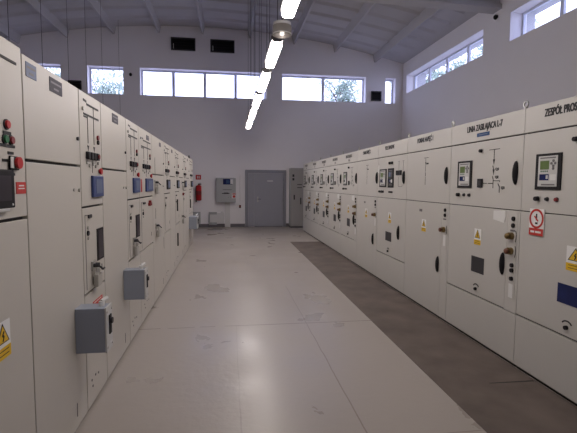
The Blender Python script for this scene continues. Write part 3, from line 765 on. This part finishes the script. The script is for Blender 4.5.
# vents high on the back wall
def vent(x0, x1, z0, z1, label):
    R = empty('wall_vent', ((x0 + x1) / 2, YB, z0), label, 'vent', 'black vents high on the back wall')
    mb = MB(); t = .035
    F.box(mb, x0, x1, z0, z0 + t, .001, .06); F.box(mb, x0, x1, z1 - t, z1, .001, .06); F.box(mb, x0, x0 + t, z0 + t, z1 - t, .001, .06); F.box(mb, x1 - t, x1, z0 + t, z1 - t, .001, .06); mb.build('vent_frame', DKGREY, R)
    F.box(MB(), x0 + t, x1 - t, z0 + t, z1 - t, .001, .01).build('vent_back', BLK, R)
    for k in range(4):
        z = z0 + t + (z1 - z0 - 2 * t) * (k + .5) / 4
        mb = MB(); mb.prism([F.P(x0 + t, z + .03, .015), F.P(x0 + t, z - .03, .05), F.P(x0 + t, z - .036, .05), F.P(x0 + t, z + .024, .015)], (x1 - x0 - 2 * t, 0, 0)); mb.build('vent_slat', BLK, R)
    if x1 - x0 > .6:
        F.box(MB(), x0 + .08, x0 + .095, z0 + .05, z0 + .22, .052, .058).build('vent_lever', PAPER, R)
vent(-1.985, -1.15, 6.245, 6.675, 'wide black vent high on the back wall, left of the pair')
vent(-.63, .215, 6.235, 6.67, 'wide black vent high on the back wall, right of the pair')
vent(5.31, 5.70, 4.73, 5.09, 'small square black vent right of the long back wall windows')
vent(-5.42, -4.99, 4.62, 5.07, 'small black vent peeping over the left cabinets, left of the lone window')
mb = MB(); mb.ball((-3.36, YB - .05, 5.34), .05, .05, .06); mb.box(-3.39, -3.33, YB - .05, YB - .001, 5.32, 5.38)
tag(mb.build('motion_sensor', BLK), 'small dark sensor on the back wall beside the lone square window', 'sensor')
mb = MB(); mb.ball((XW - .05, 10.03, 5.72), .05, .05, .06); mb.box(XW - .05, XW - .001, 10.0, 10.06, 5.70, 5.76)
tag(mb.build('motion_sensor', BLK), 'small dark sensor on the right wall between its high windows', 'sensor')

# ------------------------------------------------------------------ lamps
ZLAMP = 3.30
def pendant(x, y0, y1, label, lit, group):
    R = empty('pendant_lamp', (x, (y0 + y1) / 2, ZLAMP), label, 'lamp', group)
    mb = MB(); mb.box(x - .075, x + .075, y0, y1, ZLAMP + .035, ZLAMP + .085, .008); mb.build('lamp_housing', HOUSING, R)
    mb = MB(); mb.box(x - .062, x + .062, y0 + .045, y1 - .045, ZLAMP - .05, ZLAMP + .034, .03); mb.build('lamp_diffuser', TUBE if lit else TUBEOFF, R, True)
    for a, b in ((y0 - .01, y0 + .04), (y1 - .04, y1 + .01)):
        MB().box(x - .05, x + .05, a, b, ZLAMP + .012, ZLAMP + .034, .004).build('end_cap', HOUSING, R)
    for yy in (y0 + .02, y1 - .02):
        MB().cyl((x, yy, ZLAMP + .085), (x, yy, zc(x)), .0042, n=6).build('suspension_wire', DKGREY, R)
spans = [(3.12, 4.40), (5.24, 6.28), (6.70, 7.92), (8.36, 9.74), (10.06, 11.44), (11.82, 13.15)]
names = ['lit tube lamp cut by the top picture edge, in front of the glass lantern',
         'lit tube lamp just behind the glass lantern, fifth from the far end', 'lit tube lamp fourth from the far end of the hanging row',
         'lit tube lamp third from the far end of the hanging row', 'lit tube lamp second from the far end of the hanging row', 'lit tube lamp at the far end, lowest and smallest in the picture']
for s, nm in zip(spans, names): pendant(.585, *s, nm, True, 'lit tube lamps hanging in a row over the aisle')
pendant(.585, 1.42, 2.86, 'unseen lit tube lamp added over the aisle above the top picture edge, as foreground fill', True, 'lit tube lamps hanging in a row over the aisle')  # out-of-view lamp added to brighten the near floor and cabinets
nm2 = ['nearest', 'middle', 'farthest']
for sp, q in zip(((7.83, 9.16), (10.51, 11.81), (13.18, 15.2)), nm2):
    pendant(-3.6, *sp, 'unlit lamp behind the left cabinets, only two thin wires showing, %s pair' % q, False, 'unlit lamps hidden behind the left row')
# glass lantern in the row
R = empty('lantern', (.61, 4.80, 3.3), 'round glass lantern hanging between the two nearest tube lamps', 'lamp')
c = (.585, 4.80)
mb = MB(); mb.cyl((*c, 3.34), (*c, 3.37), .10, n=24); mb.torus((*c, 3.25), .105, .006, 'Z', 24, 6); mb.build('lantern_cap', LTGREY, R)
mb = MB(); mb.cyl((*c, 3.25), (*c, 3.34), .102, n=24); mb.ball((*c, 3.25), .100, .100, .03, 24, 8); mb.build('glass_body', LANT, R, True)
mb = MB(); mb.ball((*c, 3.265), .025, .025, .025); mb.build('bulb', BULB, R, True)
mb = MB(); mb.cyl((*c, 3.28), (*c, 3.34), .025); mb.build('bulb_holder', STEEL, R)
mb = MB(); mb.cyl((*c, 3.37), (*c, zc(.6)), .006, n=6); mb.build('suspension_wire', DKGREY, R)

# ------------------------------------------------------------------ outdoors
mb = MB(); mb.box(-60, 60, -40, 80, -.30, -.13); struct('ground', mb, GROUND)
mb = MB(); mb.box(XW + WT, 7.50, YF, YB + WT, 5.79, 5.99); struct('trim_2', mb, OUTWALL)          # eaves outside the right wall
mb = MB()
for yy in (-1.6, 9.80, 15.65):
    mb.box(XW + WT, 7.40, yy, yy + .35, -.13, 5.79)
struct('trim_3', mb, OUTWALL)                                                                      # outer buttresses

def tree(x, y, zc_, r, nleaf, label, hz=.8, ls=.13):
    R = empty('tree', (x, y, -.13), label, 'tree', 'trees outside the high windows')
    mb = MB(); mb.cyl((x, y, -.13), (x, y, zc_), .16, .05, 8)
    rnd = random.Random(int(x * 31 + y * 7)); tips = []
    for k in range(22):
        a = rnd.uniform(0, 2 * PI); e = rnd.uniform(-.3, 1.1); L = r * rnd.uniform(.6, 1.0)
        b = Vector((x, y, zc_ - r * .5 + rnd.uniform(0, r * .5))); t = b + Vector((math.cos(a) * math.cos(e) * L, math.sin(a) * math.cos(e) * L, math.sin(e) * L * hz))
        m_ = (b + t) / 2 + Vector((0, 0, .15)); mb.tube([b, m_, t], .025, 5); tips += [m_, t, (m_ + t) / 2]
    mb.build('branches', BARK, R)
    mb = MB()
    for k in range(nleaf):
        p = rnd.choice(tips) + Vector((rnd.gauss(0, .28), rnd.gauss(0, .28), rnd.gauss(0, .24))) * (r / 2)
        u = Vector((rnd.gauss(0, 1), rnd.gauss(0, 1), rnd.gauss(0, 1))).normalized(); w = u.orthogonal().normalized()
        s = ls * rnd.uniform(.6, 1.3)
        q = [p + u * s, p + w * s * .45, p - u * s, p - w * s * .45]
        mb.bm.faces.new([mb.bm.verts.new(v) for v in q])
    mb.build('foliage', LEAF, R)
tree(-6.3, 22.5, 6.0, 2.2, 1900, 'leafy tree outside the lone square window on the left', ls=.11)
tree(-9.6, 23.5, 6.2, 2.0, 1800, 'leafy tree outside the window half hidden by the left cabinets')
tree(5.6, 22.0, 6.3, 1.5, 800, 'leafy tree outside the right end of the long back window')
tree(12.5, 26.5, 8.3, 2.2, 1500, 'leafy tree seen through the far end of the right wall window')
tree(12.0, 21.2, 7.0, 1.8, 1500, 'leafy tree seen through the middle of the right wall window')
tree(12.2, 18.2, 7.6, 1.7, 1500, 'leafy tree seen through the near pane of the far right window')

# ------------------------------------------------------------------ world, camera
w = bpy.data.worlds.new('World'); S.world = w; w.use_nodes = True
bg = w.node_tree.nodes['Background']
bg.inputs['Color'].default_value = (.62, .66, 1.0, 1); bg.inputs['Strength'].default_value = 4.0

cam = bpy.data.cameras.new('Camera'); co = bpy.data.objects.new('Camera', cam); COL.objects.link(co)
yaw, pitch, roll, fpx = .1388, .0778, .0067, 426.81
cy, sy, cp, sp = math.cos(yaw), math.sin(yaw), math.cos(pitch), math.sin(pitch)
fw = Vector((sy * cp, cy * cp, -sp)); r = Vector((cy, -sy, 0)); u = r.cross(fw)
r2 = math.cos(roll) * r + math.sin(roll) * u; u2 = -math.sin(roll) * r + math.cos(roll) * u
M = Matrix((( r2.x, u2.x, -fw.x, 0), (r2.y, u2.y, -fw.y, 0), (r2.z, u2.z, -fw.z, 1.62), (0, 0, 0, 1)))
co.matrix_world = M
cam.sensor_fit = 'HORIZONTAL'; cam.sensor_width = 36; cam.lens = 36 * fpx / 577; cam.clip_start = .05; cam.clip_end = 300
S.camera = co
S.view_settings.view_transform = 'Standard'; S.view_settings.look = 'None'
S.view_settings.gamma = 1; S.view_settings.use_curve_mapping = False
S.view_settings.exposure = 0.25
S.cycles.use_denoising = True
S.cycles.max_bounces = 8; S.cycles.diffuse_bounces = 5; S.cycles.transparent_max_bounces = 12
